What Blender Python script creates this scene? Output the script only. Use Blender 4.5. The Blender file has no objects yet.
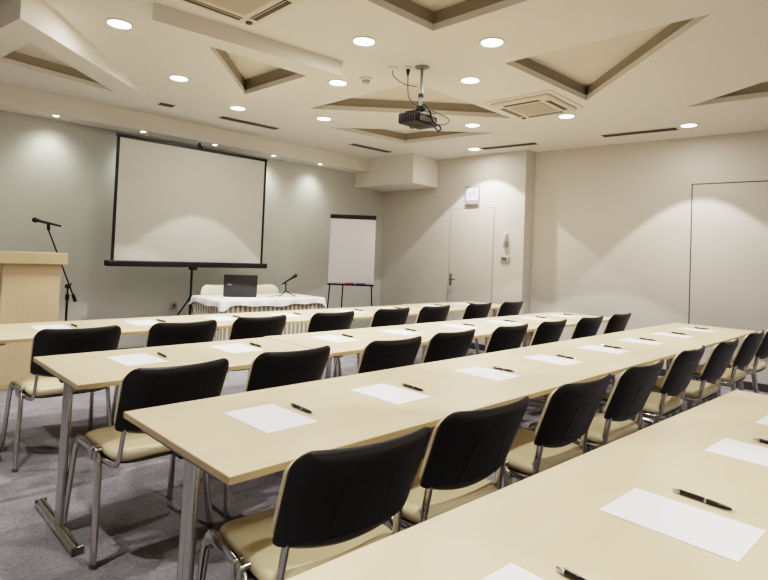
import bpy, bmesh, math, random
from mathutils import Vector, Matrix
from mathutils.geometry import tessellate_polygon
random.seed(7)
PI = math.pi
SC = bpy.context.scene
COL = SC.collection
R = math.radians

# ------------------------------------------------------------------ helpers
def link(o, parent=None):
    COL.objects.link(o)
    if parent is not None:
        o.parent = parent
    return o

def tag(o, label=None, cat=None, group=None, kind=None):
    if label: o['label'] = label
    if cat: o['category'] = cat
    if group: o['group'] = group
    if kind: o['kind'] = kind
    return o

def thing(name, label, cat, loc=(0, 0, 0), rz=0.0, group=None):
    o = bpy.data.objects.new(name, None)
    o.empty_display_size = 0.1
    o.location = loc
    o.rotation_euler = (0, 0, rz)
    link(o)
    return tag(o, label, cat, group)

def obj(name, bm, mat, parent=None, smooth=False, angle=35):
    me = bpy.data.meshes.new(name)
    bmesh.ops.recalc_face_normals(bm, faces=bm.faces)
    bm.to_mesh(me); bm.free()
    me.materials.append(mat)
    if smooth:
        for p in me.polygons: p.use_smooth = True
        try:
            me.set_sharp_from_angle(angle=R(angle))
        except Exception:
            pass
    o = bpy.data.objects.new(name, me)
    return link(o, parent)

def BM(): return bmesh.new()

def box(bm, x0, x1, y0, y1, z0, z1, bevel=0.0, seg=2, M=None):
    vs = [bm.verts.new((x, y, z)) for z in (z0, z1) for (x, y) in ((x0, y0), (x1, y0), (x1, y1), (x0, y1))]
    fs = [(0, 3, 2, 1), (4, 5, 6, 7), (0, 1, 5, 4), (1, 2, 6, 5), (2, 3, 7, 6), (3, 0, 4, 7)]
    faces = [bm.faces.new([vs[i] for i in f]) for f in fs]
    geo = list(vs)
    if bevel > 0:
        edges = list({e for f in faces for e in f.edges})
        r = bmesh.ops.bevel(bm, geom=edges, offset=bevel, segments=seg, affect='EDGES', profile=0.5)
        geo = list({v for v in r['verts']} | {v for v in vs if v.is_valid})
    if M is not None:
        bmesh.ops.transform(bm, matrix=M, verts=[v for v in geo if v.is_valid])
    return bm

def prism(bm, pts, z0, z1):
    n = len(pts)
    a = [bm.verts.new((p[0], p[1], z0)) for p in pts]
    b = [bm.verts.new((p[0], p[1], z1)) for p in pts]
    bm.faces.new(a); bm.faces.new(b)
    for i in range(n):
        bm.faces.new((a[i], a[(i+1) % n], b[(i+1) % n], b[i]))
    return bm

def disc(bm, c, r, z0, z1, n=24, r2=None):
    r2 = r if r2 is None else r2
    a = [bm.verts.new((c[0]+r*math.cos(2*PI*i/n), c[1]+r*math.sin(2*PI*i/n), z0)) for i in range(n)]
    b = [bm.verts.new((c[0]+r2*math.cos(2*PI*i/n), c[1]+r2*math.sin(2*PI*i/n), z1)) for i in range(n)]
    bm.faces.new(a); bm.faces.new(b)
    for i in range(n):
        bm.faces.new((a[i], a[(i+1) % n], b[(i+1) % n], b[i]))
    return bm

def lathe(bm, prof, c=(0, 0, 0), n=28, M=None):
    rings = []
    for r, z in prof:
        if r < 1e-5:
            rings.append([bm.verts.new((c[0], c[1], c[2]+z))])
        else:
            rings.append([bm.verts.new((c[0]+r*math.cos(2*PI*i/n), c[1]+r*math.sin(2*PI*i/n), c[2]+z)) for i in range(n)])
    for a, b in zip(rings, rings[1:]):
        for i in range(n):
            j = (i+1) % n
            if len(a) == 1 and len(b) == 1: continue
            if len(a) == 1: bm.faces.new((a[0], b[j], b[i]))
            elif len(b) == 1: bm.faces.new((a[i], a[j], b[0]))
            else: bm.faces.new((a[i], a[j], b[j], b[i]))
    if M is not None:
        bmesh.ops.transform(bm, matrix=M, verts=[v for r in rings for v in r])
    return bm

def smooth_path(pts, rad=0.04, seg=6):
    """polyline with rounded corners"""
    P = [Vector(p) for p in pts]
    out = [P[0]]
    for i in range(1, len(P)-1):
        a, b, c = P[i-1], P[i], P[i+1]
        d1 = (a-b); d2 = (c-b)
        r = min(rad, d1.length*0.48, d2.length*0.48)
        s = b + d1.normalized()*r; e = b + d2.normalized()*r
        for k in range(seg+1):
            t = k/seg
            out.append(s*(1-t)**2 + b*2*t*(1-t) + e*t*t)
    out.append(P[-1])
    return out

def catmull(pts, seg=8):
    P = [Vector(p) for p in pts]
    Q = [P[0]*2-P[1]] + P + [P[-1]*2-P[-2]]
    out = []
    for i in range(1, len(Q)-2):
        for k in range(seg):
            t = k/seg
            a, b, c, d = Q[i-1], Q[i], Q[i+1], Q[i+2]
            out.append(0.5*((2*b)+(c-a)*t+(2*a-5*b+4*c-d)*t*t+(3*b-a-3*c+d)*t**3))
    out.append(P[-1])
    return out

def tube(bm, path, ra, rb=None, n=10, side=None):
    """sweep an ellipse (ra along side vector, rb other) along path"""
    rb = ra if rb is None else rb
    P = [Vector(p) for p in path]
    prev = None
    rings = []
    for i, p in enumerate(P):
        t = (P[min(i+1, len(P)-1)] - P[max(i-1, 0)])
        t = t.normalized() if t.length > 1e-9 else Vector((0, 0, 1))
        if side is not None:
            s = Vector(side)
        elif prev is None:
            s = Vector((1, 0, 0)) if abs(t.x) < 0.9 else Vector((0, 1, 0))
        else:
            s = prev
        s = s - t*s.dot(t)
        if s.length < 1e-6:
            s = t.orthogonal()
        s.normalize(); prev = s
        u = t.cross(s)
        rings.append([bm.verts.new(p + s*ra*math.cos(2*PI*k/n) + u*rb*math.sin(2*PI*k/n)) for k in range(n)])
    for a, b in zip(rings, rings[1:]):
        for k in range(n):
            bm.faces.new((a[k], a[(k+1) % n], b[(k+1) % n], b[k]))
    bm.faces.new(rings[0]); bm.faces.new(rings[-1])
    return bm

# ------------------------------------------------------------------ materials
def new_mat(name):
    m = bpy.data.materials.new(name)
    m.use_nodes = True
    nt = m.node_tree
    b = nt.nodes['Principled BSDF']
    return m, nt, b

def S(b, key, v):
    if key in b.inputs: b.inputs[key].default_value = v

def plain(name, col, rough=0.5, metal=0.0, spec=0.5, noise=0.04, scale=40, bump=0.0, coat=0.0):
    m, nt, b = new_mat(name)
    S(b, 'Roughness', rough); S(b, 'Metallic', metal); S(b, 'Specular IOR Level', spec)
    if coat: S(b, 'Coat Weight', coat)
    tc = nt.nodes.new('ShaderNodeTexCoord')
    nz = nt.nodes.new('ShaderNodeTexNoise'); nz.inputs['Scale'].default_value = scale
    nz.inputs['Detail'].default_value = 3
    nt.links.new(tc.outputs['Object'], nz.inputs['Vector'])
    rp = nt.nodes.new('ShaderNodeValToRGB')
    c = col
    rp.color_ramp.elements[0].color = (c[0]*(1-noise), c[1]*(1-noise), c[2]*(1-noise), 1)
    rp.color_ramp.elements[1].color = (min(1, c[0]*(1+noise)), min(1, c[1]*(1+noise)), min(1, c[2]*(1+noise)), 1)
    nt.links.new(nz.outputs['Fac'], rp.inputs['Fac'])
    nt.links.new(rp.outputs['Color'], b.inputs['Base Color'])
    if bump > 0:
        bp_ = nt.nodes.new('ShaderNodeBump'); bp_.inputs['Strength'].default_value = bump
        bp_.inputs['Distance'].default_value = 0.002
        nt.links.new(nz.outputs['Fac'], bp_.inputs['Height'])
        nt.links.new(bp_.outputs['Normal'], b.inputs['Normal'])
    return m

def wood(name, c1, c2, rough=0.32, grain_axis='X', scale=1.0):
    m, nt, b = new_mat(name)
    S(b, 'Roughness', rough); S(b, 'Specular IOR Level', 0.4)
    tc = nt.nodes.new('ShaderNodeTexCoord')
    mp = nt.nodes.new('ShaderNodeMapping')
    sc = {'X': (1.2, 14, 14), 'Y': (14, 1.2, 14), 'Z': (14, 14, 1.2)}[grain_axis]
    mp.inputs['Scale'].default_value = tuple(s*scale for s in sc)
    nt.links.new(tc.outputs['Object'], mp.inputs['Vector'])
    n1 = nt.nodes.new('ShaderNodeTexNoise'); n1.inputs['Scale'].default_value = 3.0
    n1.inputs['Detail'].default_value = 6; n1.inputs['Roughness'].default_value = 0.65
    nt.links.new(mp.outputs['Vector'], n1.inputs['Vector'])
    n2 = nt.nodes.new('ShaderNodeTexNoise'); n2.inputs['Scale'].default_value = 0.8
    n2.inputs['Detail'].default_value = 2
    nt.links.new(mp.outputs['Vector'], n2.inputs['Vector'])
    mx = nt.nodes.new('ShaderNodeMath'); mx.operation = 'ADD'
    nt.links.new(n1.outputs['Fac'], mx.inputs[0]); nt.links.new(n2.outputs['Fac'], mx.inputs[1])
    ml = nt.nodes.new('ShaderNodeMath'); ml.operation = 'MULTIPLY'; ml.inputs[1].default_value = 0.5
    nt.links.new(mx.outputs[0], ml.inputs[0])
    rp = nt.nodes.new('ShaderNodeValToRGB')
    rp.color_ramp.elements[0].position = 0.32; rp.color_ramp.elements[1].position = 0.68
    rp.color_ramp.elements[0].color = (*c2, 1); rp.color_ramp.elements[1].color = (*c1, 1)
    nt.links.new(ml.outputs[0], rp.inputs['Fac'])
    nt.links.new(rp.outputs['Color'], b.inputs['Base Color'])
    return m

def carpet_mat():
    m, nt, b = new_mat('grey carpet')
    S(b, 'Roughness', 0.95); S(b, 'Specular IOR Level', 0.1)
    tc = nt.nodes.new('ShaderNodeTexCoord')
    n1 = nt.nodes.new('ShaderNodeTexNoise'); n1.inputs['Scale'].default_value = 55; n1.inputs['Detail'].default_value = 5
    n1.inputs['Roughness'].default_value = 0.8
    n2 = nt.nodes.new('ShaderNodeTexNoise'); n2.inputs['Scale'].default_value = 6; n2.inputs['Detail'].default_value = 4
    for n in (n1, n2): nt.links.new(tc.outputs['Object'], n.inputs['Vector'])
    mx = nt.nodes.new('ShaderNodeMix'); mx.data_type = 'FLOAT'; mx.inputs['Factor'].default_value = 0.35
    nt.links.new(n1.outputs['Fac'], mx.inputs[2]); nt.links.new(n2.outputs['Fac'], mx.inputs[3])
    rp = nt.nodes.new('ShaderNodeValToRGB')
    rp.color_ramp.elements[0].position = 0.36; rp.color_ramp.elements[1].position = 0.64
    rp.color_ramp.elements[0].color = (0.15, 0.145, 0.162, 1)
    rp.color_ramp.elements[1].color = (0.33, 0.318, 0.345, 1)
    nt.links.new(mx.outputs[0], rp.inputs['Fac'])
    nt.links.new(rp.outputs['Color'], b.inputs['Base Color'])
    bp_ = nt.nodes.new('ShaderNodeBump'); bp_.inputs['Strength'].default_value = 0.6; bp_.inputs['Distance'].default_value = 0.01
    nt.links.new(n1.outputs['Fac'], bp_.inputs['Height'])
    nt.links.new(bp_.outputs['Normal'], b.inputs['Normal'])
    return m

def emis(name, col, strength):
    m, nt, b = new_mat(name)
    S(b, 'Base Color', (*col, 1))
    S(b, 'Emission Color', (*col, 1)); S(b, 'Emission Strength', strength)
    return m

M = dict(
    ceiling=plain('warm white ceiling paint', (0.73, 0.70, 0.65), 0.9, noise=0.015, scale=3),
    cove=plain('ceiling recess side with painted shade', (0.34, 0.315, 0.265), 0.9, noise=0.03, scale=3),  # darker than the ceiling: shade inside the recesses put into the colour
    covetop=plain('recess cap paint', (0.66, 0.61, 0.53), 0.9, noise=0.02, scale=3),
    wall=plain('pale grey green wall paint', (0.53, 0.53, 0.49), 0.85, noise=0.015, scale=3),
    wallr=plain('pale warm grey wall paint', (0.60, 0.57, 0.52), 0.85, noise=0.015, scale=3),
    door=plain('flush grey door paint', (0.59, 0.56, 0.515), 0.6, noise=0.01, scale=3),
    groove=plain('dark groove', (0.10, 0.09, 0.08), 0.8),
    softgroove=plain('soft grey groove', (0.30, 0.29, 0.27), 0.8),
    carpet=carpet_mat(),
    wood=wood('maple laminate', (0.665, 0.545, 0.365), (0.61, 0.49, 0.32), 0.34),
    woodedge=wood('maple edge band', (0.52, 0.41, 0.25), (0.46, 0.35, 0.20), 0.4),
    podwood=wood('maple veneer panel', (0.62, 0.49, 0.32), (0.55, 0.43, 0.27), 0.45, 'Z'),
    chrome=plain('chrome tube', (0.56, 0.55, 0.53), 0.16, 1.0, noise=0.02),
    steel=plain('satin grey steel', (0.22, 0.22, 0.22), 0.4, 0.9, noise=0.02),
    black=plain('black plastic shell', (0.022, 0.021, 0.021), 0.38, noise=0.1, scale=200, bump=0.15),
    blackmetal=plain('black painted metal', (0.012, 0.012, 0.013), 0.4, 0.3, noise=0.05),
    rubber=plain('black rubber', (0.03, 0.02, 0.02), 0.7),
    cream=plain('cream leatherette', (0.68, 0.59, 0.385), 0.42, noise=0.03, scale=60, bump=0.08),
    creamlight=plain('light cream leatherette', (0.64, 0.59, 0.44), 0.5, noise=0.03),
    paper=plain('white paper', (0.90, 0.90, 0.915), 0.7, noise=0.005),
    pen=plain('glossy black pen barrel', (0.015, 0.013, 0.012), 0.2, noise=0.05),
    silver=plain('silver pen trim', (0.7, 0.7, 0.7), 0.2, 1.0),
    screen=plain('matte projection fabric', (0.465, 0.46, 0.42), 0.9, noise=0.01),
    pad=plain('flipchart paper', (0.66, 0.65, 0.67), 0.8, noise=0.01),
    cloth=plain('white tablecloth', (0.82, 0.80, 0.76), 0.85, noise=0.02),
    skirt=plain('striped table skirt', (0.62, 0.57, 0.49), 0.9, noise=0.03),
    lamp=emis('lit lamp diffuser', (1.0, 0.95, 0.86), 14.0),
    spotl=emis('lit spotlight lens', (1.0, 0.98, 0.90), 10.0),
    ring=plain('white lamp ring', (0.70, 0.66, 0.60), 0.4),
    acw=plain('off white plastic', (0.66, 0.60, 0.51), 0.5, noise=0.01),
    acgrille=plain('beige intake grille', (0.46, 0.41, 0.33), 0.6, noise=0.05, scale=80),
    dark=plain('dark slot', (0.095, 0.085, 0.07), 0.8),
    slot=plain('grey slot diffuser', (0.07, 0.06, 0.055), 0.7),
    base=plain('dark baseboard', (0.06, 0.055, 0.06), 0.5),
    whitep=plain('white plastic', (0.75, 0.73, 0.68), 0.4),
    signp=emis('lit lavender sign face', (0.62, 0.60, 0.80), 0.35),
    signm=plain('lavender pictogram', (0.38, 0.36, 0.62), 0.5),
    signgrey=plain('grey sign band', (0.33, 0.31, 0.29), 0.5),
    laptop=plain('black laptop lid', (0.018, 0.017, 0.02), 0.28, noise=0.05),
    logo=plain('grey laptop logo', (0.30, 0.30, 0.31), 0.3, 0.6),
    red=plain('red marker', (0.5, 0.03, 0.03), 0.4),
    blue=plain('blue marker', (0.03, 0.05, 0.4), 0.4),
    cable=plain('grey cable sleeve', (0.10, 0.09, 0.08), 0.6),
)

# fine slats on the intake grille and pleats on the skirt come from node stripes
def stripes(mat, axis, scale, dark, light):
    nt = mat.node_tree; b = nt.nodes['Principled BSDF']
    for l in list(b.inputs['Base Color'].links): nt.links.remove(l)
    tc = nt.nodes.new('ShaderNodeTexCoord')
    wv = nt.nodes.new('ShaderNodeTexWave'); wv.bands_direction = axis
    wv.inputs['Scale'].default_value = scale
    nt.links.new(tc.outputs['Object'], wv.inputs['Vector'])
    rp = nt.nodes.new('ShaderNodeValToRGB')
    rp.color_ramp.elements[0].color = (*dark, 1); rp.color_ramp.elements[1].color = (*light, 1)
    nt.links.new(wv.outputs['Fac'], rp.inputs['Fac'])
    nt.links.new(rp.outputs['Color'], b.inputs['Base Color'])
stripes(M['acgrille'], 'X', 30, (0.36, 0.32, 0.25), (0.52, 0.46, 0.37))

# ------------------------------------------------------------------ camera
F_PX, CYP, H = 554.1, 241.0, 1.349
yaw, pit, rol = R(45.5), R(1.59), R(2.29)
Rt = Vector((math.sin(yaw), -math.cos(yaw), 0)); Fh = Vector((math.cos(yaw), math.sin(yaw), 0)); Z = Vector((0, 0, 1))
Fw = Fh*math.cos(pit) + Z*math.sin(pit); Up = -Fh*math.sin(pit) + Z*math.cos(pit)
cX = Rt*math.cos(rol) + Up*math.sin(rol); cY = -Rt*math.sin(rol) + Up*math.cos(rol)
cam = bpy.data.cameras.new('camera'); co = bpy.data.objects.new('camera', cam); COL.objects.link(co)
mw = Matrix((( cX.x, cY.x, -Fw.x, 0), (cX.y, cY.y, -Fw.y, 0), (cX.z, cY.z, -Fw.z, H), (0, 0, 0, 1)))
co.matrix_world = mw
cam.sensor_fit = 'HORIZONTAL'; cam.sensor_width = 36.0
cam.lens = F_PX/768*36.0
cam.shift_y = -(290.0-CYP)/768.0
cam.clip_start = 0.02
SC.camera = co

# ------------------------------------------------------------------ room
HC = 2.96                       # ceiling height
XL, YB = -2.2, -3.4             # unseen left and back walls
YF, YD, ZD = 7.12, 6.79, 2.748  # front wall, face of the dropped soffit, underside of the soffit
XD, YC = 6.95, 4.235              # wall with the door, and where it ends
RW = [(7.20, 4.235), (7.47, 1.44)]
k_ = (RW[1][0]-RW[0][0])/(RW[1][1]-RW[0][1])
xr = lambda y: RW[0][0] + k_*(y-RW[0][1])
outline = [(XL, YB), (xr(YB), YB), (xr(YC), YC), (XD, YC), (XD, YF), (XL, YF)]

bm = BM(); prism(bm, outline, -0.1, 0.0)
floor = tag(obj('floor', bm, M['carpet']), kind='structure')

def wall(name, pts, z0, z1, mat):
    bm = BM(); prism(bm, pts, z0, z1)
    return tag(obj(name, bm, mat), kind='structure')
HT = 3.25
wall('wall_front', [(XL, YF), (XD+0.1, YF), (XD+0.1, YF+0.1), (XL, YF+0.1)], 0, HT, M['wall'])
wall('wall_left', [(XL-0.1, YB), (XL, YB), (XL, YF), (XL-0.1, YF)], 0, HT, M['wallr'])
wall('wall_back', [(XL, YB-0.1), (xr(YB), YB-0.1), (xr(YB), YB), (XL, YB)], 0, HT, M['wallr'])
wall('wall_door_side', [(XD, YC), (XD+0.35, YC), (XD+0.35, YF), (XD, YF)], 0, HT, M['wallr'])
wall('wall_right', [(xr(YB), YB), (xr(YB)+0.1, YB), (xr(YC)+0.1, YC), (xr(YC), YC)], 0, HT, M['wallr'])

# ceiling with recesses (right-angled triangles)
def k1(y): return HC - 0.107*(6.2-y)      # the tilted panel over the lectern side
recess = [
    [(3.79, 2.54), (5.17, 2.50), (3.85, 1.06)],
    [(5.97, 1.83), (5.05, 0.30), (6.12, 0.26)],
    [(2.93, 2.57), (1.45, 2.60), (2.98, 1.00)],
    [(3.66, 5.00), (5.33, 3.45), (3.70, 3.46)],
    [(4.38, 5.52), (5.66, 5.42), (5.81, 4.02)],
]
W_low = [(1.87, 3.82), (2.70, 4.72), (2.74, 3.80)]
X_tri = [(0.916, 4.665), (1.972, 6.114), (0.905, 5.83)]

def tri_fill(bm, outer, holes, zf):
    polys = [[Vector((x, y, 0)) for x, y in outer]] + [[Vector((x, y, 0)) for x, y in h] for h in holes]
    flat = [v for p in polys for v in p]
    vs = [bm.verts.new((v.x, v.y, zf(v.x, v.y))) for v in flat]
    for t in tessellate_polygon(polys):
        try: bm.faces.new([vs[i] for i in t])
        except ValueError: pass
    return vs

def grow(tri, d):
    cx = sum(p[0] for p in tri)/3; cy = sum(p[1] for p in tri)/3
    out = []
    n = 3
    # offset edges outwards by d
    lines = []
    for i in range(n):
        a = Vector(tri[i]); b = Vector(tri[(i+1) % n]); t = (b-a).normalized()
        nrm = Vector((t.y, -t.x))
        if nrm.dot(Vector((cx, cy))-a) > 0: nrm = -nrm
        lines.append((a+nrm*d, t))
    for i in range(n):
        p, t = lines[i-1]; q, s = lines[i]
        den = t.x*s.y - t.y*s.x
        u = ((q.x-p.x)*s.y - (q.y-p.y)*s.x)/den
        v = p + t*u
        out.append((v.x, v.y))
    return out

outC = [(XL, YB), (xr(YB), YB), (xr(YC)+0.02, YC), (XD, YC), (XD, YF), (XL, YF)]
holes = recess + [grow(W_low, 0.0135)]
bm = BM()
tri_fill(bm, outC, holes + [X_tri], lambda x, y: HC)
tri_fill(bm, outC, [], lambda x, y: HT)
ceil = tag(obj('ceiling', bm, M['ceiling']), kind='structure')

def recess_mesh(tri, zf, lip, depth, idx):
    """lip = pale board edge, above it a deeper void, shade put into its side colour, pale cap"""
    bm = BM()
    a = [bm.verts.new((x, y, zf(x, y))) for x, y in tri]
    b = [bm.verts.new((x, y, zf(x, y)+lip)) for x, y in tri]
    for i in range(3): bm.faces.new((a[i], a[(i+1) % 3], b[(i+1) % 3], b[i]))
    root = tag(obj('trim_%d' % idx, bm, M['ceiling']), kind='structure')
    bm = BM()
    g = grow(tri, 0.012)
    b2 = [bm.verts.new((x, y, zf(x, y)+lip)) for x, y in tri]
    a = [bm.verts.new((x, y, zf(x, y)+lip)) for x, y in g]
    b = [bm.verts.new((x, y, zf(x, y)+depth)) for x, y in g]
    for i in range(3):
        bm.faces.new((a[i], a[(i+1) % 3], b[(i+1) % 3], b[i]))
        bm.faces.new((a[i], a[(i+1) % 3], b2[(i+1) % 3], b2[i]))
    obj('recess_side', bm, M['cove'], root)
    bm = BM()
    bm.faces.new([bm.verts.new((x, y, zf(x, y)+depth-0.002)) for x, y in g])
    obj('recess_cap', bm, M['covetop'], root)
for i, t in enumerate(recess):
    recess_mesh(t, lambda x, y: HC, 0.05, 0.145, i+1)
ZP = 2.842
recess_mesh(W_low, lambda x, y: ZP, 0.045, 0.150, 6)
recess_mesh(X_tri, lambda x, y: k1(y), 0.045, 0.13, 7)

def panel(name, poly, hole, zf):
    bm = BM()
    tri_fill(bm, poly, [hole], zf)
    n = len(poly)
    for i in range(n):
        p, q = poly[i], poly[(i+1) % n]
        vs = [(p[0], p[1], zf(*p)), (q[0], q[1], zf(*q)), (q[0], q[1], HC+0.001), (p[0], p[1], HC+0.001)]
        bm.faces.new([bm.verts.new(v) for v in vs])
    return tag(obj(name, bm, M['ceiling']), kind='structure')
panel('trim_8', [(1.40, 3.68), (2.92, 3.55), (2.87, 5.26)], W_low, lambda x, y: ZP)
panel('trim_9', [(0.73, 4.018), (2.455, 6.205), (0.60, 6.20)], X_tri, lambda x, y: min(k1(y), HC-0.002))

# dropped soffit over the front wall, and the boxed duct in the corner
bm = BM(); box(bm, XL, XD, YD, YF, ZD, HC+0.02)
tag(obj('trim_10', bm, M['ceiling']), kind='structure')
bm = BM(); prism(bm, [(6.25, 5.785), (XD, 5.87), (XD, YF), (6.25, YF)], 2.505, HC+0.02)
tag(obj('trim_11', bm, M['ceiling']), kind='structure')

# doors (flush panels with dark grooves)
def door_on(name, P0, P1, z1, gm='groove', gap=0.012):
    """P0,P1 floor points along the wall; the panel sits on the room side"""
    a = Vector((*P0, 0)); b = Vector((*P1, 0)); L = (b-a).length
    root = bpy.data.objects.new(name, None); link(root); root.location = a
    root.rotation_euler = (0, 0, math.atan2(b.y-a.y, b.x-a.x)); tag(root, kind='structure')
    g = BM()
    for (x0, x1, za, zb) in ((0, gap, 0, z1), (L-gap, L, 0, z1), (0, L, z1-gap, z1)):
        box(g, x0, x1, -0.003, 0.004, za, zb)
    obj('door_seam', g, M[gm], root)
    p = BM(); box(p, gap, L-gap, -0.006, 0.004, 0.006, z1-gap, 0.002, 1)
    obj('door_panel', p, M['door'], root)
    return root, L
# direction chosen so local -y points into the room (towards -x): from high y to low y
d1, L1 = door_on('door_1', (XD, 5.58), (XD, 4.74), 2.15, 'softgroove')
h = BM(); box(h, 0.045, 0.065, -0.05, -0.006, 1.02, 1.04, 0.003); box(h, 0.045, 0.165, -0.055, -0.04, 1.02, 1.04, 0.004)
box(h, 0.035, 0.075, -0.012, -0.004, 0.93, 1.12, 0.003)
obj('door_handle', h, M['steel'], d1, True)
yA = 2.20; yB = 0.55
d2, L2 = door_on('door_2', (xr(yA), yA), (xr(yB), yB), 2.385, gap=0.014)
bm = BM(); box(bm, L2/2-0.004, L2/2+0.004, -0.0075, -0.005, 0.01, 2.37); obj('door_joint', bm, M['groove'], d2)

# baseboards
def baseb(name, a, b):
    a = Vector(a); b = Vector(b); t = (b-a).normalized(); n = Vector((t.y, -t.x))
    bm = BM(); prism(bm, [a, b, b+n*0.012, a+n*0.012], 0.0, 0.09)
    tag(obj(name, bm, M['base']), kind='structure')
baseb('baseboard_right', (xr(YC), YC), (xr(YB), YB))
baseb('baseboard_front', (XL, YF), (XD, YF))
baseb('baseboard_door_side', (XD, YF), (XD, YC))

# ------------------------------------------------------------------ lights
LC = (1.0, 0.962, 0.91)
def spot(parent, name, loc, energy, half, blend, col=LC, size=0.035, direction=None):
    l = bpy.data.lights.new(name, 'SPOT'); l.energy = energy; l.spot_size = R(half*2); l.spot_blend = blend
    l.color = col; l.shadow_soft_size = size
    o = bpy.data.objects.new(name, l); link(o, parent); o.location = loc
    if direction: o.rotation_euler = Vector(direction).to_track_quat('-Z', 'Y').to_euler()
    return o

E_WIDE, E_CORE, E_SPILL = 66.0, 22.0, 4.0
def downlight(x, y, label, half=42, gain=1.0, z=HC):
    t = thing('ceiling_downlight', label, 'downlight', (x, y, z), group='round ceiling downlights')
    bm = BM(); lathe(bm, [(0.077, -0.001), (0.077, -0.006), (0.084, -0.010), (0.096, -0.006), (0.098, 0.0)])
    obj('trim_ring', bm, M['ring'], t, True)
    bm = BM(); lathe(bm, [(0.0, -0.008), (0.05, -0.0075), (0.078, -0.004), (0.078, 0.0), (0.0, 0.0)])
    obj('lamp_diffuser', bm, M['lamp'], t, True)
    spot(t, 'wide_lamp', (0, 0, -0.03), E_WIDE*gain, half, 0.05)
    spot(t, 'core_lamp', (0, 0, -0.03), E_CORE, half-6, 1.0)
    a = bpy.data.lights.new('spill_lamp', 'AREA'); a.shape = 'DISK'; a.size = 0.13; a.energy = E_SPILL; a.color = LC
    ao = bpy.data.objects.new('spill_lamp', a); link(ao, t); ao.location = (0, 0, -0.02)
    return t
HALF = {3.144: 37, 6.50: 50, 4.043: 38}
for x, y, lb in [
    (3.36, 2.367, 'lit round downlight nearest the camera, right of the projector pole'),
    (2.739, 3.087, 'lit round downlight left of projector pole, beside the top centre recess'),
    (1.375, 4.225, 'large looking lit round downlight at upper left, beside the tilted ceiling panel'),
    (2.222, 5.119, 'lit round downlight above the left side of the projection screen'),
    (3.144, 5.64, 'lit round downlight just above the long air slot near the screen'),
    (3.261, 4.018, 'lit round downlight at the right tip of the lowered panel, left of smoke detector'),
    (3.962, 3.014, 'lit round downlight directly right of the projector, above the air conditioner level'),
    (4.043, 5.216, 'lit round downlight between the two dark recesses and the screen top right'),
    (5.593, 2.928, 'lit round downlight just beside the small ceiling air conditioner at right'),
    (5.327, 3.992, 'lit round downlight right of the projector over the far recess'),
    (6.50, 4.823, 'lit round downlight in front of the wall with the exit sign'),
    (6.74, 2.048, 'lit round downlight close to the right wall, above the flush double door')]:
    downlight(x, y, lb, HALF.get(x, 42), {6.50: 1.05, 6.74: 1.1}.get(x, 1.0))
# unseen extra downlights, added to fill the room with light
for x, y in [(1.6, 0.8), (0.6, -0.6), (5.0, 0.6), (6.9, -0.6), (0.1, 2.6), (-0.6, 5.2), (-0.8, 0.0), (2.4, -1.2), (4.8, -1.6)]:
    downlight(x, y, 'added round ceiling downlight out of view, filling the room with light')['group'] = 'added fill downlights out of view'

def wallspot(x, label, e=9):
    t = thing('wall_washer_spotlight', label, 'spotlight', (x, 6.86, ZD), group='small spotlights under the front soffit')
    bm = BM(); lathe(bm, [(0.030, -0.001), (0.030, -0.006), (0.044, -0.004), (0.045, 0.0)], n=20)
    obj('trim_ring', bm, M['ring'], t, True)
    bm = BM(); lathe(bm, [(0.0, -0.009), (0.030, -0.006), (0.030, 0.0), (0.0, 0.0)], n=20)
    obj('lamp_lens', bm, M['spotl'], t, True)
    spot(t, 'lens_lamp', (0, 0, -0.02), e, 40, 1.0, (0.97, 1.0, 0.88), 0.02, (0, 0.35, -1))
    spot(t, 'wash_lamp', (0, 0, -0.02), e*0.9, 62, 1.0, (0.97, 1.0, 0.90), 0.02, (0, 0.2, -1))
wallspot(1.63, 'small lit spotlight above the lectern, leftmost under the soffit')
wallspot(2.57, 'small lit spotlight over the left part of the projection screen')
wallspot(3.51, 'small lit spotlight over the middle of the projection screen, right of its hook')
wallspot(4.43, 'small lit spotlight just right of the projection screen')
wallspot(5.28, 'small lit spotlight above the flip chart, rightmost under the soffit')
wallspot(0.6, 'small lit soffit spotlight beyond the left edge of the photo')

world = bpy.data.worlds.new('world'); SC.world = world; world.use_nodes = True
world.node_tree.nodes['Background'].inputs[0].default_value = (1, 0.93, 0.84, 1)
world.node_tree.nodes['Background'].inputs[1].default_value = 0.3

# ------------------------------------------------------------------ ceiling equipment
def air_slot(x0, y0, x1, y1, label):
    a = Vector((x0, y0, HC)); b = Vector((x1, y1, HC)); L = (b-a).length
    t = thing('linear_air_vent', label, 'air vent', (a+b)/2, math.atan2(y1-y0, x1-x0), 'linear air slots in the ceiling')
    bm = BM()
    w = 0.088
    for (p, q, r, s) in ((-L/2-0.012, L/2+0.012, -w, -w+0.012), (-L/2-0.012, L/2+0.012, w-0.012, w), (-L/2-0.012, -L/2, -w, w), (L/2, L/2+0.012, -w, w)):
        box(bm, p, q, r, s, -0.006, 0.0)
    obj('frame', bm, M['ring'], t)
    bm = BM(); box(bm, -L/2, L/2, -w+0.012, w-0.012, -0.002, 0.0); obj('slot', bm, M['dark'], t)
    bm = BM()
    for yy in (-0.014, 0.014): box(bm, -L/2, L/2, yy-0.004, yy+0.004, -0.005, -0.002)
    obj('louvre', bm, M['slot'], t)
air_slot(6.73, 3.03, 6.83, 2.2, 'dark linear air slot near the right wall, left of a downlight')
air_slot(6.55, 4.72, 6.65, 3.9, 'dark linear air slot over the wall with the flush door')
air_slot(5.22, 6.07, 5.99, 6.04, 'dark linear air slot near the boxed corner duct')
air_slot(3.22, 6.19, 4.01, 6.15, 'dark linear air slot above the projection screen')
air_slot(2.48, 6.20, 2.64, 6.18, 'short dark air slot at the tip of the tilted ceiling panel')

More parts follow.
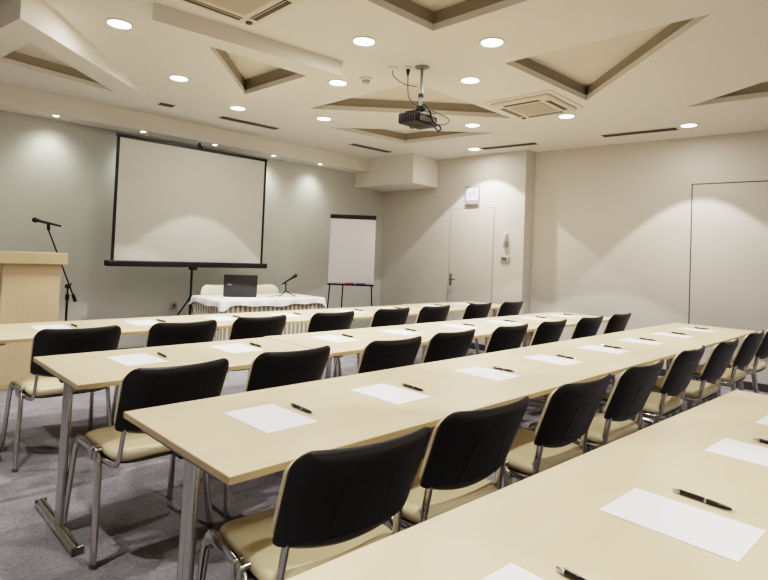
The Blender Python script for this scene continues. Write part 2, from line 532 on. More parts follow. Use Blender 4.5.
def cassette(cx, cy, rz, label, size=0.66, surround=0.0):
    t = thing('ceiling_air_conditioner', label, 'air conditioner', (cx, cy, HC), rz, 'square ceiling cassettes')
    h = size/2
    if surround:
        bm = BM(); box(bm, -h-surround, h+surround, -h-surround, h+surround, -0.010, 0.0, 0.009); obj('surround', bm, M['ceiling'], t)
    bm = BM(); box(bm, -h, h, -h, h, -0.045, 0.0, 0.022, 3)
    obj('panel', bm, M['acw'], t, True)
    g = h*0.56
    bm = BM(); box(bm, -g, g, -g, g, -0.051, -0.044, 0.004, 1); obj('intake_grille', bm, M['acgrille'], t)
    for k in range(4):
        bm = BM(); box(bm, -g*1.08, g*1.08, h*0.70, h*0.86, -0.0475, -0.044)
        bmesh.ops.rotate(bm, cent=(0, 0, 0), matrix=Matrix.Rotation(k*PI/2, 3, 'Z'), verts=bm.verts)
        f = obj('air_outlet', bm, M['dark'], t)
        bm = BM(); box(bm, -g*1.06, g*1.06, h*0.715, h*0.745, -0.051, -0.0475, 0.001, 1)
        bmesh.ops.rotate(bm, cent=(0, 0, 0), matrix=Matrix.Rotation(k*PI/2, 3, 'Z'), verts=bm.verts)
        obj('flap', bm, M['acgrille'], f)
    bm = BM(); lathe(bm, [(0.0, -0.056), (0.022, -0.054), (0.026, -0.044)], (h*0.80, h*0.80, 0), 16)
    obj('sensor', bm, M['dark'], t, True)
    return t
cassette(5.0, 2.98, R(2), 'square off white ceiling air conditioner right of the projector', 0.64, 0.05)
cassette(1.66, 3.10, 0, 'square off white ceiling air conditioner cut by the top edge of the photo', 0.68)

t = thing('smoke_detector', 'small white round smoke detector between projector and downlight', 'detector', (3.337, 3.713, HC))
bm = BM(); lathe(bm, [(0.055, 0.0), (0.055, -0.018), (0.05, -0.022), (0.0, -0.022)]); obj('base', bm, M['whitep'], t, True)
bm = BM(); lathe(bm, [(0.036, -0.022), (0.034, -0.045), (0.02, -0.052), (0.0, -0.053)]); obj('sensor_head', bm, M['acgrille'], t, True)

# projector on its pole
px, py = 3.44, 3.125
t = thing('projector_mount', 'grey ceiling pole with round flange holding the projector', 'mount', (px, py, HC))
bm = BM(); lathe(bm, [(0.06, 0.0), (0.06, -0.006), (0.025, -0.02), (0.0, -0.02)]); obj('flange', bm, M['steel'], t, True)
bm = BM(); tube(bm, [(0, 0, -0.01), (0, 0, -0.345)], 0.013, n=16); obj('pole', bm, M['steel'], t, True)
bm = BM(); lathe(bm, [(0.0, -0.23), (0.024, -0.23), (0.024, -0.26), (0.0, -0.26)]); obj('collar', bm, M['blackmetal'], t, True)
bm = BM(); box(bm, -0.03, 0.03, -0.03, 0.03, -0.375, -0.335, 0.004)
for sx in (-1, 1):
    for sy in (-1, 1):
        tube(bm, [(0, 0, -0.36), (sx*0.10, sy*0.08, -0.392), (sx*0.10, sy*0.08, -0.404)], 0.008, 0.004, 8)
obj('bracket', bm, M['blackmetal'], t, True)
t = thing('projector', 'small black projector hanging upside down from the ceiling pole', 'projector', (px-0.005, py+0.02, 2.452), R(3))
bm = BM(); box(bm, -0.145, 0.145, -0.10, 0.10, 0.012, 0.10, 0.014, 3)
obj('body', bm, M['blackmetal'], t, True)
bm = BM(); lathe(bm, [(0.0, 0.0), (0.032, 0.0), (0.036, 0.02), (0.036, 0.035), (0.0, 0.035)], n=20,
                 M=Matrix.Translation((0.07, 0.115, 0.05)) @ Matrix.Rotation(-PI/2, 4, 'X') @ Matrix.Translation((0, 0, -0.02)))
obj('lens', bm, M['pen'], t, True)
bm = BM()
for k in range(7): box(bm, -0.148, -0.143, -0.085+k*0.025, -0.078+k*0.025, 0.025, 0.075)
obj('side_vent', bm, M['slot'], t)
bm = BM(); box(bm, -0.10, 0.10, -0.103, -0.098, 0.03, 0.07); obj('connector_panel', bm, M['cable'], t)
t = thing('cable_outlet', 'white round cable outlet on the ceiling beside the projector pole', 'outlet', (3.30, 3.335, HC))
bm = BM(); lathe(bm, [(0.045, 0.0), (0.045, -0.01), (0.015, -0.02), (0.0, -0.02)]); obj('plate', bm, M['whitep'], t, True)
t = thing('cable_outlet', 'second cable outlet with black plug, touching side of the projector pole', 'outlet', (3.37, 3.22, HC))
bm = BM(); lathe(bm, [(0.032, 0.0), (0.032, -0.01), (0.012, -0.02), (0.0, -0.02)]); obj('plate', bm, M['whitep'], t, True)
bm = BM(); lathe(bm, [(0.015, -0.018), (0.018, -0.03), (0.006, -0.075), (0.0, -0.075)]); obj('plug', bm, M['pen'], t, True)
bm = BM(); tube(bm, catmull([(3.30, 3.335, 2.94), (3.31, 3.33, 2.89), (3.36, 3.25, 2.82), (3.415, 3.15, 2.79)], 8), 0.004, n=6)
tag(obj('projector_cable', bm, M['cable'], None, True), 'thin cable looping from the outer outlet to the projector pole', 'cable')
bm = BM(); tube(bm, catmull([(3.37, 3.22, 2.90), (3.375, 3.21, 2.72), (3.40, 3.16, 2.64), (3.44, 3.09, 2.62), (3.50, 3.04, 2.585), (3.60, 2.97, 2.54), (3.615, 2.96, 2.50), (3.55, 2.99, 2.47), (3.50, 3.045, 2.50)], 8), 0.005, n=6)
tag(obj('projector_cable', bm, M['cable'], None, True), 'dark cable hanging from the plug and looping behind the projector', 'cable')
bm = BM(); tube(bm, catmull([(3.44, 3.10, 2.64), (3.47, 3.06, 2.60), (3.50, 3.03, 2.50), (3.55, 2.99, 2.45), (3.53, 3.00, 2.42), (3.48, 3.048, 2.49)], 8), 0.007, n=6)
tag(obj('projector_cable', bm, M['blackmetal'], None, True), 'thick black cable at the rear of the projector', 'cable')

# ------------------------------------------------------------------ wall things
t = thing('exit_sign', 'small lavender picture sign in grey frame above the flush door', 'sign', (XD, 5.145, 2.19), -PI/2)
bm = BM(); box(bm, -0.125, 0.125, -0.035, 0.0, 0.0, 0.30, 0.006); obj('housing', bm, M['signgrey'], t)
bm = BM(); box(bm, -0.11, 0.11, -0.040, -0.034, 0.075, 0.265, 0.002, 1); f = obj('sign_face', bm, M['signp'], t)
bm = BM()
# soft figure and arrow marks
box(bm, -0.055, -0.02, -0.0425, -0.040, 0.13, 0.20); box(bm, -0.02, 0.0, -0.0425, -0.040, 0.17, 0.19)
box(bm, 0.02, 0.065, -0.0425, -0.040, 0.155, 0.235); disc(bm, (0, 0), 0.001, 0, 0.001, 6)
obj('pictogram', bm, M['signm'], f)
bm = BM(); box(bm, -0.12, 0.12, -0.042, -0.034, 0.012, 0.06, 0.002, 1); obj('base_band', bm, M['signgrey'], t)
bm = BM(); box(bm, -0.12, 0.12, -0.042, -0.034, 0.275, 0.295, 0.002, 1); obj('top_band', bm, M['signgrey'], t)

t = thing('wall_handset', 'small white wall intercom handset right of the flush door', 'intercom', (XD, 4.525, 1.555), -PI/2)
bm = BM(); box(bm, -0.035, 0.035, -0.028, 0.0, 0.08, 0.21, 0.006); obj('base', bm, M['whitep'], t, True)
bm = BM(); tube(bm, smooth_path([(0.018, -0.035, 0.19), (0.018, -0.048, 0.15), (0.018, -0.046, 0.06), (0.010, -0.036, 0.02)], 0.03), 0.014, 0.010, 10); obj('handset', bm, M['signgrey'], t, True)
bm = BM(); box(bm, -0.03, 0.03, -0.035, 0.0, 0.0, 0.07, 0.005); obj('holder', bm, M['signgrey'], t, True)
t = thing('wall_thermostat', 'small thermostat with dark display below the handset', 'thermostat', (XD, 4.53, 1.33), -PI/2)
bm = BM(); box(bm, -0.075, 0.075, -0.018, 0.0, 0.0, 0.09, 0.005); obj('plate', bm, M['acgrille'], t, True)
bm = BM(); box(bm, -0.055, 0.035, -0.021, -0.017, 0.03, 0.075, 0.001, 1); obj('display', bm, M['dark'], t)
t = thing('wall_socket', 'small wall socket low on the front wall behind the tripod', 'socket', (3.17, YF, 0.55), PI)
t.rotation_euler = (0, 0, 0)
bm = BM(); box(bm, -0.045, 0.045, -0.012, 0.0, 0.0, 0.09, 0.004); obj('plate', bm, M['signgrey'], t, True)
bm = BM(); disc(bm, (0, 0), 0.02, 0.0, 0.006, 14)
bmesh.ops.transform(bm, matrix=Matrix.Translation((0, -0.012, 0.045)) @ Matrix.Rotation(PI/2, 4, 'X'), verts=bm.verts)
obj('socket_well', bm, M['dark'], t)

# ------------------------------------------------------------------ tables
def make_table(L, D=0.76):
    """origin: floor, centre of the table; long side along x"""
    t = thing('conference_table', 'x', 'table')
    bm = BM(); box(bm, -L/2, L/2, -D/2, D/2, 0.7275, 0.75, 0.0015, 1); top = obj('tabletop', bm, M['wood'], t)
    bm = BM()
    e = 0.0012
    for (a, b, c, d) in ((-L/2-e, L/2+e, -D/2-e, -D/2+0.001), (-L/2-e, L/2+e, D/2-0.001, D/2+e), (-L/2-e, -L/2+0.001, -D/2, D/2), (L/2-0.001, L/2+e, -D/2, D/2)):
        box(bm, a, b, c, d, 0.728, 0.7485)
    obj('edge_band', bm, M['woodedge'], top)
    for s in (-1, 1):
        x = s*(L/2-0.048)
        bm = BM()
        for yy in (-0.018, 0.018): tube(bm, [(x, yy-0.045, 0.02), (x, yy-0.075, 0.70)], 0.0165, 0.018, 14, side=(1, 0, 0))
        leg = obj('leg', bm, M['chrome'], t, True)
        bm = BM()
        # half-round foot bar
        n = 10; prof = [(0.026*math.cos(PI*k/n), 0.008+0.030*math.sin(PI*k/n)) for k in range(n+1)]
        A = [bm.verts.new((x+p, -D/2+0.050, q)) for p, q in prof]; B = [bm.verts.new((x+p, D/2-0.10, q)) for p, q in prof]
        for i in range(n): bm.faces.new((A[i], A[i+1], B[i+1], B[i]))
        bm.faces.new((A[0], B[0], B[-1], A[-1])); bm.faces.new(A); bm.faces.new(B)
        foot = obj('foot_bar', bm, M['chrome'], leg, True)
        for ya, yb in ((-D/2+0.043, -D/2+0.051), (D/2-0.101, D/2-0.093)):
            bm = BM(); box(bm, x-0.027, x+0.027, ya, yb, 0.0, 0.038, 0.003, 1); obj('end_cap', bm, M['steel'], leg)
        bm = BM(); box(bm, x-0.025, x+0.025, -D/2+0.10, D/2-0.10, 0.70, 0.7275, 0.003, 1); obj('top_bracket', bm, M['steel'], leg)
    bm = BM(); box(bm, -L/2+0.03, L/2-0.03, -0.02, 0.02, 0.685, 0.7265, 0.003, 1); obj('under_rail', bm, M['blackmetal'], t)
    return t

def copy_tree(o, parent=None):
    c = o.copy(); COL.objects.link(c); c.parent = parent
    for ch in list(o.children): copy_tree(ch, c)
    return c

T = {}
def place_table(L, x, y, rz, label, group):
    key = round(L, 3)
    if key not in T:
        T[key] = make_table(L); o = T[key]
    else: o = copy_tree(T[key])
    o.location = (x, y, 0); o.rotation_euler = (0, 0, rz); o['label'] = label; o['group'] = group
    return o
ordw = ['first', 'second', 'third', 'fourth', 'fifth', 'sixth', 'seventh', 'eighth']
LB, LCt, LA, LD = 1.40, 1.455, 1.455, 1.40
for i in range(4):
    place_table(LCt, 0.766+LCt*(i+0.5), 1.707, 0, 'pale maple table, %s from left in the middle row' % ordw[i], 'tables of the middle row')
for i in range(4):
    place_table(LB, 0.755+LB*(i+0.5)+(0.014 if i else 0), 2.970+(0.03 if i else 0), 0, 'pale maple table, %s from left in the second farthest row' % ordw[i], 'tables of the second farthest row')
for i in range(4):
    place_table(LA, 0.70+LA*(i+0.5) + (0.04 if i == 3 else 0), 4.40+(0.06 if i == 3 else 0), 0, 'pale maple table, %s from left in the farthest row' % ordw[i], 'tables of the farthest row')
rzD = R(-2.3)
def Dpt(s, d):   # s along the near row from its left end, d back from its far edge
    bx, by = 0.455, 0.852
    return (bx + s*math.cos(rzD) + d*math.sin(rzD), by + s*math.sin(rzD) - d*math.cos(rzD))
for i in range(2):
    x, y = Dpt(LD*(i+0.5)+0.001*i, 0.38)
    place_table(LD, x, y, rzD, ['pale maple table closest to the camera, cut by the bottom edge', 'pale maple table at lower right, far end of the nearest row'][i], 'tables of the nearest row')

# papers and pens
def make_paper():
    bm = BM(); box(bm, -0.105, 0.105, -0.1485, 0.1485, 0, 0.0016)
    return tag(obj('paper_sheet', bm, M['paper']), 'x', 'paper', 'x')
def make_pen():
    t = thing('ballpoint_pen', 'x', 'pen')
    Mx = Matrix.Translation((0, -0.075, 0.0069)) @ Matrix.Scale(1.12, 4) @ Matrix.Rotation(-PI/2, 4, 'X')
    bm = BM(); lathe(bm, [(0.0, 0.008), (0.003, 0.008), (0.0052, 0.026), (0.0058, 0.05), (0.0058, 0.118), (0.0, 0.118)], n=12, M=Mx); obj('barrel', bm, M['pen'], t, True)
    bm = BM(); lathe(bm, [(0.0, 0.0), (0.0012, 0.0), (0.0032, 0.010), (0.0, 0.0101)], n=10, M=Mx); obj('tip', bm, M['silver'], t, True)
    bm = BM(); lathe(bm, [(0.0, 0.117), (0.0056, 0.117), (0.0048, 0.128), (0.003, 0.129), (0.003, 0.136), (0.0, 0.136)], n=12, M=Mx)
    obj('end_cap', bm, M['silver'], t, True)
    bm = BM(); lathe(bm, [(0.0060, 0.060), (0.0062, 0.062), (0.0060, 0.064)], n=12, M=Mx); obj('barrel_ring', bm, M['silver'], t, True)
    bm = BM(); box(bm, -0.0015, 0.0015, 0.026, 0.062, 0.0133, 0.0150); obj('clip', bm, M['silver'], t)
    return t
paper0 = [None]; pen0 = [None]
def place_set(x, y, z, rz, where, grp, k, pen=True, pdx=0.148, pdy=0.02):
    if paper0[0] is None: paper0[0] = make_paper(); p = paper0[0]
    else: p = paper0[0].copy(); COL.objects.link(p)
    p.location = (x, y, z+0.0003); p.rotation_euler = (0, 0, rz)
    p['label'] = 'blank white paper sheet, %s' % where; p['group'] = 'paper sheets on the %s' % grp
    if pen:
        if pen0[0] is None: pen0[0] = make_pen(); q = pen0[0]
        else: q = copy_tree(pen0[0])
        a = rz + R(random.uniform(-6, 6))
        q.location = (x + pdx*math.cos(rz) - pdy*math.sin(rz), y + pdy*math.cos(rz) + pdx*math.sin(rz), z)
        q.rotation_euler = (0, 0, a)
        q['label'] = 'black pen beside paper, %s' % where; q['group'] = 'pens on the %s' % grp
ZT = 0.75
Cx = [(1.036, 1.564, 0), (1.647, 1.558, 0), (2.377, 1.558, -1.5), (3.081, 1.561, -3), (3.80, 1.56, 0), (4.50, 1.565, 1), (5.22, 1.56, -1), (5.93, 1.57, 0)]
for k, (x, y, a) in enumerate(Cx):
    place_set(x+0.105, y+0.1485, ZT, R(a), '%s from left on the middle table row' % ordw[k], 'middle table row', k, True, 0.148, 0.0 if k else 0.01)
Bx = [(1.05, 2.862, 2), (1.66, 2.90, 0), (2.44, 2.905, 2), (3.12, 2.91, 0), (3.88, 2.89, 0), (4.55, 2.89, -1), (5.22, 2.92, 0), (5.85, 2.93, 0)]
for k, (x, y, a) in enumerate(Bx):
    place_set(x+0.105, y+0.1485, ZT, R(a), '%s from left, second farthest table row' % ordw[k], 'second farthest table row', k)
Ax = [(1.0, 4.29, 0), (1.64, 4.29, 1), (2.32, 4.29, 0), (2.97, 4.28, -1), (3.80, 4.30, 0), (4.42, 4.30, 0), (5.24, 4.38, 0), (5.92, 4.38, 0)]
for k, (x, y, a) in enumerate(Ax):
    place_set(x+0.105, y+0.1485, ZT, R(a), '%s from left on the farthest table row' % ordw[k], 'farthest table row', k)
for k, (x, y) in enumerate([(0.870, 0.458), (1.455, 0.440), (2.170, 0.405), (2.71, 0.375)]):
    place_set(x, y, ZT, rzD + R([0, 0.2, 0, 0][k]), ['cut by the bottom edge on the nearest table', 'largest one, lower right on the nearest table', 'cut by the right edge on the nearest row', 'far right end of the nearest row'][k], 'nearest table row', k, True, 0.148 if k == 0 else 0.16, 0.0)

# ------------------------------------------------------------------ chairs
def shell_grid(bm, front, nx=76, nz=56, rc_=0.055, zt_=0.846, slope=0.40):
    """curved rounded plate. front: cushion layer"""
    hw = 0.242 if not front else 0.246
    zt = zt_ if not front else zt_-0.016
    rc = rc_
    def zb(x):
        u = abs(x)/0.236
        base = 0.568
        return base - 0.035*(1-u*u) if not front else 0.595 - 0.03*(1-u*u)
    def ztop(x): return zt + 0.006*(abs(x)/0.236)**2
    def ymid(x, z):
        lean = -0.205 - (z-0.58)*slope
        return lean + 0.70*(x*x) - 0.016
    def half(t):
        # t 0..1 bottom to top (approx metres from the ends)
        d_top = (1-t)*0.26; d_bot = t*0.26
        w = hw
        if d_top < rc: w = hw - rc + math.sqrt(max(0, rc*rc-(rc-d_top)**2))
        rb = 0.022
        if d_bot < rb: w = min(w, hw - rb + math.sqrt(max(0, rb*rb-(rb-d_bot)**2)))
        return w - 0.010*(1-t)
    ts = [0.5-0.5*math.cos(PI*i/nz) for i in range(nz+1)]
    ss = [math.sin(PI/2*(-1+2*i/nx))*0.35 + (-1+2*i/nx)*0.65 for i in range(nx+1)]
    layers = []
    for side in (0, 1):
        grid = []
        for t in ts:
            row = []
            w = half(t)
            for s in ss:
                x = s*w
                z = zb(s*hw) + (ztop(s*hw)-zb(s*hw))*t
                edge = max(abs(s)**6, abs(2*t-1)**10)
                y = ymid(x, z)
                if not front:
                    if side == 0:   # back face, bulging outwards
                        y -= 0.020*(1-edge)
                        # moulded ridge outlining a centre panel, and a second line under the top edge
                        bx = 0.088 - 0.12*(z-0.66)
                        dx_, dz_ = abs(x)-bx, abs(z-0.655)-0.080
                        d = max(dx_, dz_) if (dx_ < 0 or dz_ < 0) else math.hypot(dx_, dz_)
                        y -= 0.0035*math.exp(-(d/0.0045)**2)
                        if abs(x) < 0.17: y -= 0.0025*math.exp(-((z-0.782)/0.0045)**2)*(1-(abs(x)/0.17)**6)
                    else: y += 0.006
                else:
                    if side == 0: y += 0.0065
                    else: y += 0.018 + 0.025*(1-edge)
                row.append(bm.verts.new((x, y, z)))
            grid.append(row)
        layers.append(grid)
    for g, grid in enumerate(layers):
        for i in range(nz):
            for j in range(nx):
                f = (grid[i][j], grid[i][j+1], grid[i+1][j+1], grid[i+1][j])
                bm.faces.new(f)
    a, b = layers
    for i in range(nz):
        for j in (0, nx):
            bm.faces.new((a[i][j], a[i+1][j], b[i+1][j], b[i][j]))
    for j in range(nx):
        for i in (0, nz):
            bm.faces.new((a[i][j], a[i][j+1], b[i][j+1], b[i][j]))
    return bm

def seat_mesh(bm, hx, y0, y1, zt, th, n=14, e=5.0, crown=0.010, drop=0.02):
    """rounded cushion from a superellipse outline; z falls at the front edge"""
    cy = (y0+y1)/2; hy = (y1-y0)/2
    NA = 40
    rings = []
    prof = [(0.0, 1.0), (0.35, 1.0), (0.65, 0.995), (0.85, 0.96), (0.95, 0.86), (0.99, 0.68), (1.0, 0.45), (0.985, 0.2), (0.95, 0.0)]
    for r, hfrac in prof:
        if r == 0.0:
            rings.append([bm.verts.new((0, cy, zt+crown))]); continue
        ring = []
        for k in range(NA):
            a = 2*PI*k/NA; c, s = math.cos(a), math.sin(a)
            x = math.copysign(abs(c)**(2/e), c)*hx*r; y = math.copysign(abs(s)**(2/e), s)*hy*r
            v = y/hy
            z = zt - th + th*hfrac + crown*(1-r*r) - drop*max(0, v-0.45)**2*2.2
            if hfrac < 0.5: z = zt - th + th*hfrac - drop*max(0, v-0.45)**2*1.2
            ring.append(bm.verts.new((x, cy+y, z)))
        rings.append(ring)
    for a, b in zip(rings, rings[1:]):
        for k in range(NA):
            j = (k+1) % NA
            if len(a) == 1: bm.faces.new((a[0], b[k], b[j]))
            else: bm.faces.new((a[k], a[j], b[j], b[k]))
    bm.faces.new(rings[-1])
    return bm

def make_chair():
    t = thing('conference_chair', 'x', 'chair')
    bm = BM(); seat_mesh(bm, 0.228, -0.195, 0.235, 0.485, 0.050, e=7.0); obj('seat', bm, M['cream'], t, True, 60)
    bm = BM(); seat_mesh(bm, 0.222, -0.195, 0.228, 0.440, 0.018, crown=0, drop=0.0); obj('seat_pan', bm, M['black'], t, True, 40)
    bm = BM(); shell_grid(bm, False); obj('backrest', bm, M['black'], t, True, 50)
    bm = BM(); shell_grid(bm, True, 20, 18); obj('back_cushion', bm, M['cream'], t, True, 50)
    for s in (-1, 1):
        # front leg and its half of the arch, rear leg and its half
        mid = Vector((s*0.240, 0.10, 0.452))
        fl = [mid, (s*0.242, 0.228, 0.448), (s*0.262, 0.295, 0.0)]
        rl = [mid, (s*0.242, -0.058, 0.448), (s*0.268, -0.120, 0.0)]
        for path in (fl, rl):
            bm = BM(); tube(bm, smooth_path(path, 0.07, 8), 0.0125, 0.0225, 14, side=(1, 0, 0)); leg = obj('leg', bm, M['chrome'], t, True, 60)
            e = Vector(path[-1])
            bm = BM(); tube(bm, [e+Vector((0, 0, 0.0)), e+Vector((-s*0.0010, 0, 0.018))], 0.0135, 0.0235, 12, side=(1, 0, 0)); obj('foot_cap', bm, M['steel'], leg, True)
        bs = [(s*0.236, 0.02, 0.425), (s*0.228, -0.10, 0.422), (s*0.205, -0.165, 0.418), (s*0.200, -0.178, 0.50), (s*0.192, -0.200, 0.63)]
        bm = BM(); tube(bm, smooth_path(bs, 0.06, 6), 0.009, 0.015, 12, side=(1, 0, 0.2)); obj('back_support', bm, M['chrome'], t, True, 60)
        bm = BM()
        for yy in (-0.045, 0.0): tube(bm, smooth_path([(s*0.228, yy, 0.412), (s*0.254, yy, 0.418), (s*0.254, yy, 0.462), (s*0.226, yy, 0.462)], 0.012, 4), 0.010, 0.010, 8)
        obj('clamp_bracket', bm, M['chrome'], t, True, 60)
    bm = BM()
    for yy in (-0.02, 0.20): tube(bm, [(-0.238, yy, 0.418), (0.238, yy, 0.418)], 0.010, 0.010, 10)
    obj('cross_bar', bm, M['chrome'], t, True)
    return t

chair0 = [None]
def place_chair(x, yback, rz, label, group):
    if chair0[0] is None: chair0[0] = make_chair(); c = chair0[0]
    else: c = copy_tree(chair0[0])
    c.location = (x, yback+0.275, 0); c.rotation_euler = (0, 0, rz); c['label'] = label; c['group'] = group
    return c
nx_ = [1.10, 1.68, 2.38, 3.03, 3.88, 4.58, 5.45, 6.20]
for k, x in enumerate(nx_):
    place_chair(x, 1.12+[0, .01, 0, -.01, .02, -.01, 0, 0][k], R([-6, -4, -2, -1, 1, 0, 0, 0][k]), 'black backed cream chair, %s from left at the middle table row' % ordw[k], 'chairs at the middle table row')
mx_ = [1.085, 1.73, 2.48, 3.11, 3.82, 4.49, 5.22, 5.91]
for k, x in enumerate(mx_):
    place_chair(x, 2.39+[-.04, 0, -.01, .03, .02, .03, .02, .02][k], R([2, 0, -1, 0, 0, 1, -1, 0][k]), 'black backed cream chair, %s from left, second farthest chair row' % ordw[k], 'chairs at the second farthest table row')
rx_ = [1.07, 1.73, 2.37, 3.12, 3.90, 4.56, 5.36, 6.06]
for k, x in enumerate(rx_):
    place_chair(x, 3.68+[0, 0, .06, .08, .12, .13, .14, .14][k], R([0, 0, 1, 0, 0, 0, 0, 0][k]), 'black backed chair, %s from left in the farthest chair row' % ordw[k], 'chairs at the farthest table row')

# ------------------------------------------------------------------ lectern
t = thing('lectern', 'tall pale maple lectern with thick top slab at the left edge', 'lectern', (1.295, 5.95, 0))
bm = BM(); box(bm, -0.235, 0.235, 0.0, 0.40, 0.0, 1.155, 0.004, 1); obj('body', bm, M['podwood'], t)
bm = BM(); box(bm, -0.275, 0.275, -0.05, 0.46, 1.150, 1.255, 0.004, 1); obj('top_slab', bm, M['podwood'], t)
bm = BM(); box(bm, -0.20, 0.20, -0.004, 0.0, 0.02, 0.06); obj('plinth', bm, M['woodedge'], t)

# ------------------------------------------------------------------ microphone on floor stand
def mic_mesh(t, p, d, L=0.17):
    """handheld microphone: head at p, body towards d"""
    d = Vector(d).normalized(); q = d.to_track_quat('Z', 'Y').to_matrix().to_4x4()
    Mx = Matrix.Translation(p) @ q
    bm = BM(); lathe(bm, [(0.0, -0.028), (0.016, -0.024), (0.025, -0.010), (0.026, 0.005), (0.020, 0.024), (0.0, 0.026)], n=16, M=Mx); obj('grille_head', bm, M['blackmetal'], t, True)
    bm = BM(); lathe(bm, [(0.0, 0.022), (0.018, 0.024), (0.014, 0.05), (0.010, L), (0.0, L)], n=16, M=Mx); obj('handle', bm, M['pen'], t, True)
sx, sy = 1.727, 6.44
t = thing('microphone_stand', 'black boom microphone stand beside the lectern', 'microphone stand', (sx, sy, 0))
for k in range(3):
    a = R(20+120*k)
    bm = BM(); tube(bm, [(0, 0, 0.10), (0.30*math.cos(a), 0.30*math.sin(a), 0.012)], 0.008, n=8); leg = obj('leg', bm, M['blackmetal'], t, True)
    bm = BM(); tube(bm, [(0.27*math.cos(a), 0.27*math.sin(a), 0.022), (0.31*math.cos(a), 0.31*math.sin(a), 0.012)], 0.012, n=8); obj('rubber_foot', bm, M['rubber'], leg, True)
bm = BM(); tube(bm, [(0, 0, 0.08), (0, 0, 0.905)], 0.009, n=10); tube(bm, [(0, 0, 0.08), (0, 0, 0.78)], 0.012, n=10); obj('pole', bm, M['blackmetal'], t, True)
bm = BM(); lathe(bm, [(0, 0.75), (0.019, 0.76), (0.019, 0.82), (0, 0.83)], n=12); obj('height_clutch', bm, M['blackmetal'], t, True)
bm = BM(); tube(bm, [(0, -0.02, 0.905), (0, 0.03, 0.905)], 0.024, n=12); tube(bm, [(0.0, 0.03, 0.905), (0.05, 0.04, 0.93)], 0.007, n=8); obj('boom_clutch', bm, M['blackmetal'], t, True)
b0 = Vector((0.075, -0.02, 0.745)); b1 = Vector((-0.205, 0.0, 1.48))
bm = BM(); tube(bm, [b0, b1], 0.0075, n=8); obj('boom_arm', bm, M['blackmetal'], t, True)
bm = BM(); tube(bm, [b0+(b0-b1).normalized()*0.0, b0-(b0-b1).normalized()*0.08], 0.017, n=10); obj('counterweight', bm, M['blackmetal'], t, True)
bm = BM(); tube(bm, [b1, b1+Vector((-0.006, 0.0, 0.068))], 0.016, n=10); obj('microphone_clip', bm, M['blackmetal'], t, True)
t = thing('microphone', 'black handheld microphone clipped to the boom above the lectern', 'microphone', (sx-0.215, sy, 1.545))
mic_mesh(t, Vector((-0.115, 0.0, 0.03)), (1, 0, -0.20), 0.24)

# ------------------------------------------------------------------ projection screen
yS = 6.52
t = thing('projection_screen', 'large grey white tripod projection screen with black border', 'projection screen', (3.14, yS, 0))
x0, x1, z0, z1 = 2.165-3.14, 4.10-3.14, 1.175, 2.585
bm = BM(); box(bm, x0, x1, -0.004, 0.0, z0, z1); obj('screen_fabric', bm, M['screen'], t)
bm = BM(); w = 0.045
box(bm, x0-0.005, x0+0.028, -0.006, 0.002, z0, z1); obj('side_border', bm, M['blackmetal'], t)
bm = BM(); box(bm, x1-0.028, x1+0.005, -0.006, 0.002, z0, z1); obj('side_border', bm, M['blackmetal'], t)
bm = BM(); box(bm, x0-0.012, x1+0.012, -0.012, 0.008, z1-0.015, z1+0.022, 0.003, 1); obj('top_bar', bm, M['blackmetal'], t)
bm = BM(); box(bm, x0-0.055, x1+0.060, -0.036, 0.036, z0-0.055, z0+0.012, 0.012, 3); cs = obj('roller_case', bm, M['blackmetal'], t, True)
bm = BM(); box(bm, x1+0.061, x1+0.066, -0.035, 0.035, z0-0.05, z0+0.008, 0.002, 1); obj('end_cap', bm, M['rubber'], cs)
bm = BM(); box(bm, x0-0.061, x0-0.056, -0.035, 0.035, z0-0.05, z0+0.008, 0.002, 1); obj('end_cap', bm, M['rubber'], cs)
bm = BM(); tube(bm, [(0, 0.055, 0.42), (0, 0.055, 2.60)], 0.014, n=12); obj('pole', bm, M['blackmetal'], t, True)
bm = BM(); tube(bm, smooth_path([(0, 0.055, 2.59), (0, 0.05, 2.655), (0, 0.0, 2.665), (0, -0.004, 2.61)], 0.02), 0.009, n=8); box(bm, -0.03, 0.03, -0.02, 0.02, 2.60, 2.625, 0.004); obj('top_hook', bm, M['blackmetal'], t, True)
bm = BM(); box(bm, -0.035, 0.035, -0.02, 0.08, 1.085, 1.125, 0.006); obj('case_clamp', bm, M['blackmetal'], t, True)
bm = BM(); lathe(bm, [(0, 0.70), (0.025, 0.70), (0.025, 0.75), (0, 0.75)], (0, 0.055, 0), 12); obj('tripod_hub', bm, M['blackmetal'], t, True)
for k in range(3):
    a = R(25+120*k)
    bm = BM(); tube(bm, [(0.02*math.cos(a), 0.055+0.02*math.sin(a), 0.72), (0.50*math.cos(a), 0.055+0.50*math.sin(a)*0.75, 0.012)], 0.010, 0.007, n=8)
    leg = obj('leg', bm, M['blackmetal'], t, True)
    bm = BM(); tube(bm, [(0.02*math.cos(a), 0.055+0.02*math.sin(a), 0.44), (0.26*math.cos(a), 0.055+0.26*math.sin(a)*0.75, 0.37)], 0.006, n=6); obj('brace', bm, M['blackmetal'], leg, True)

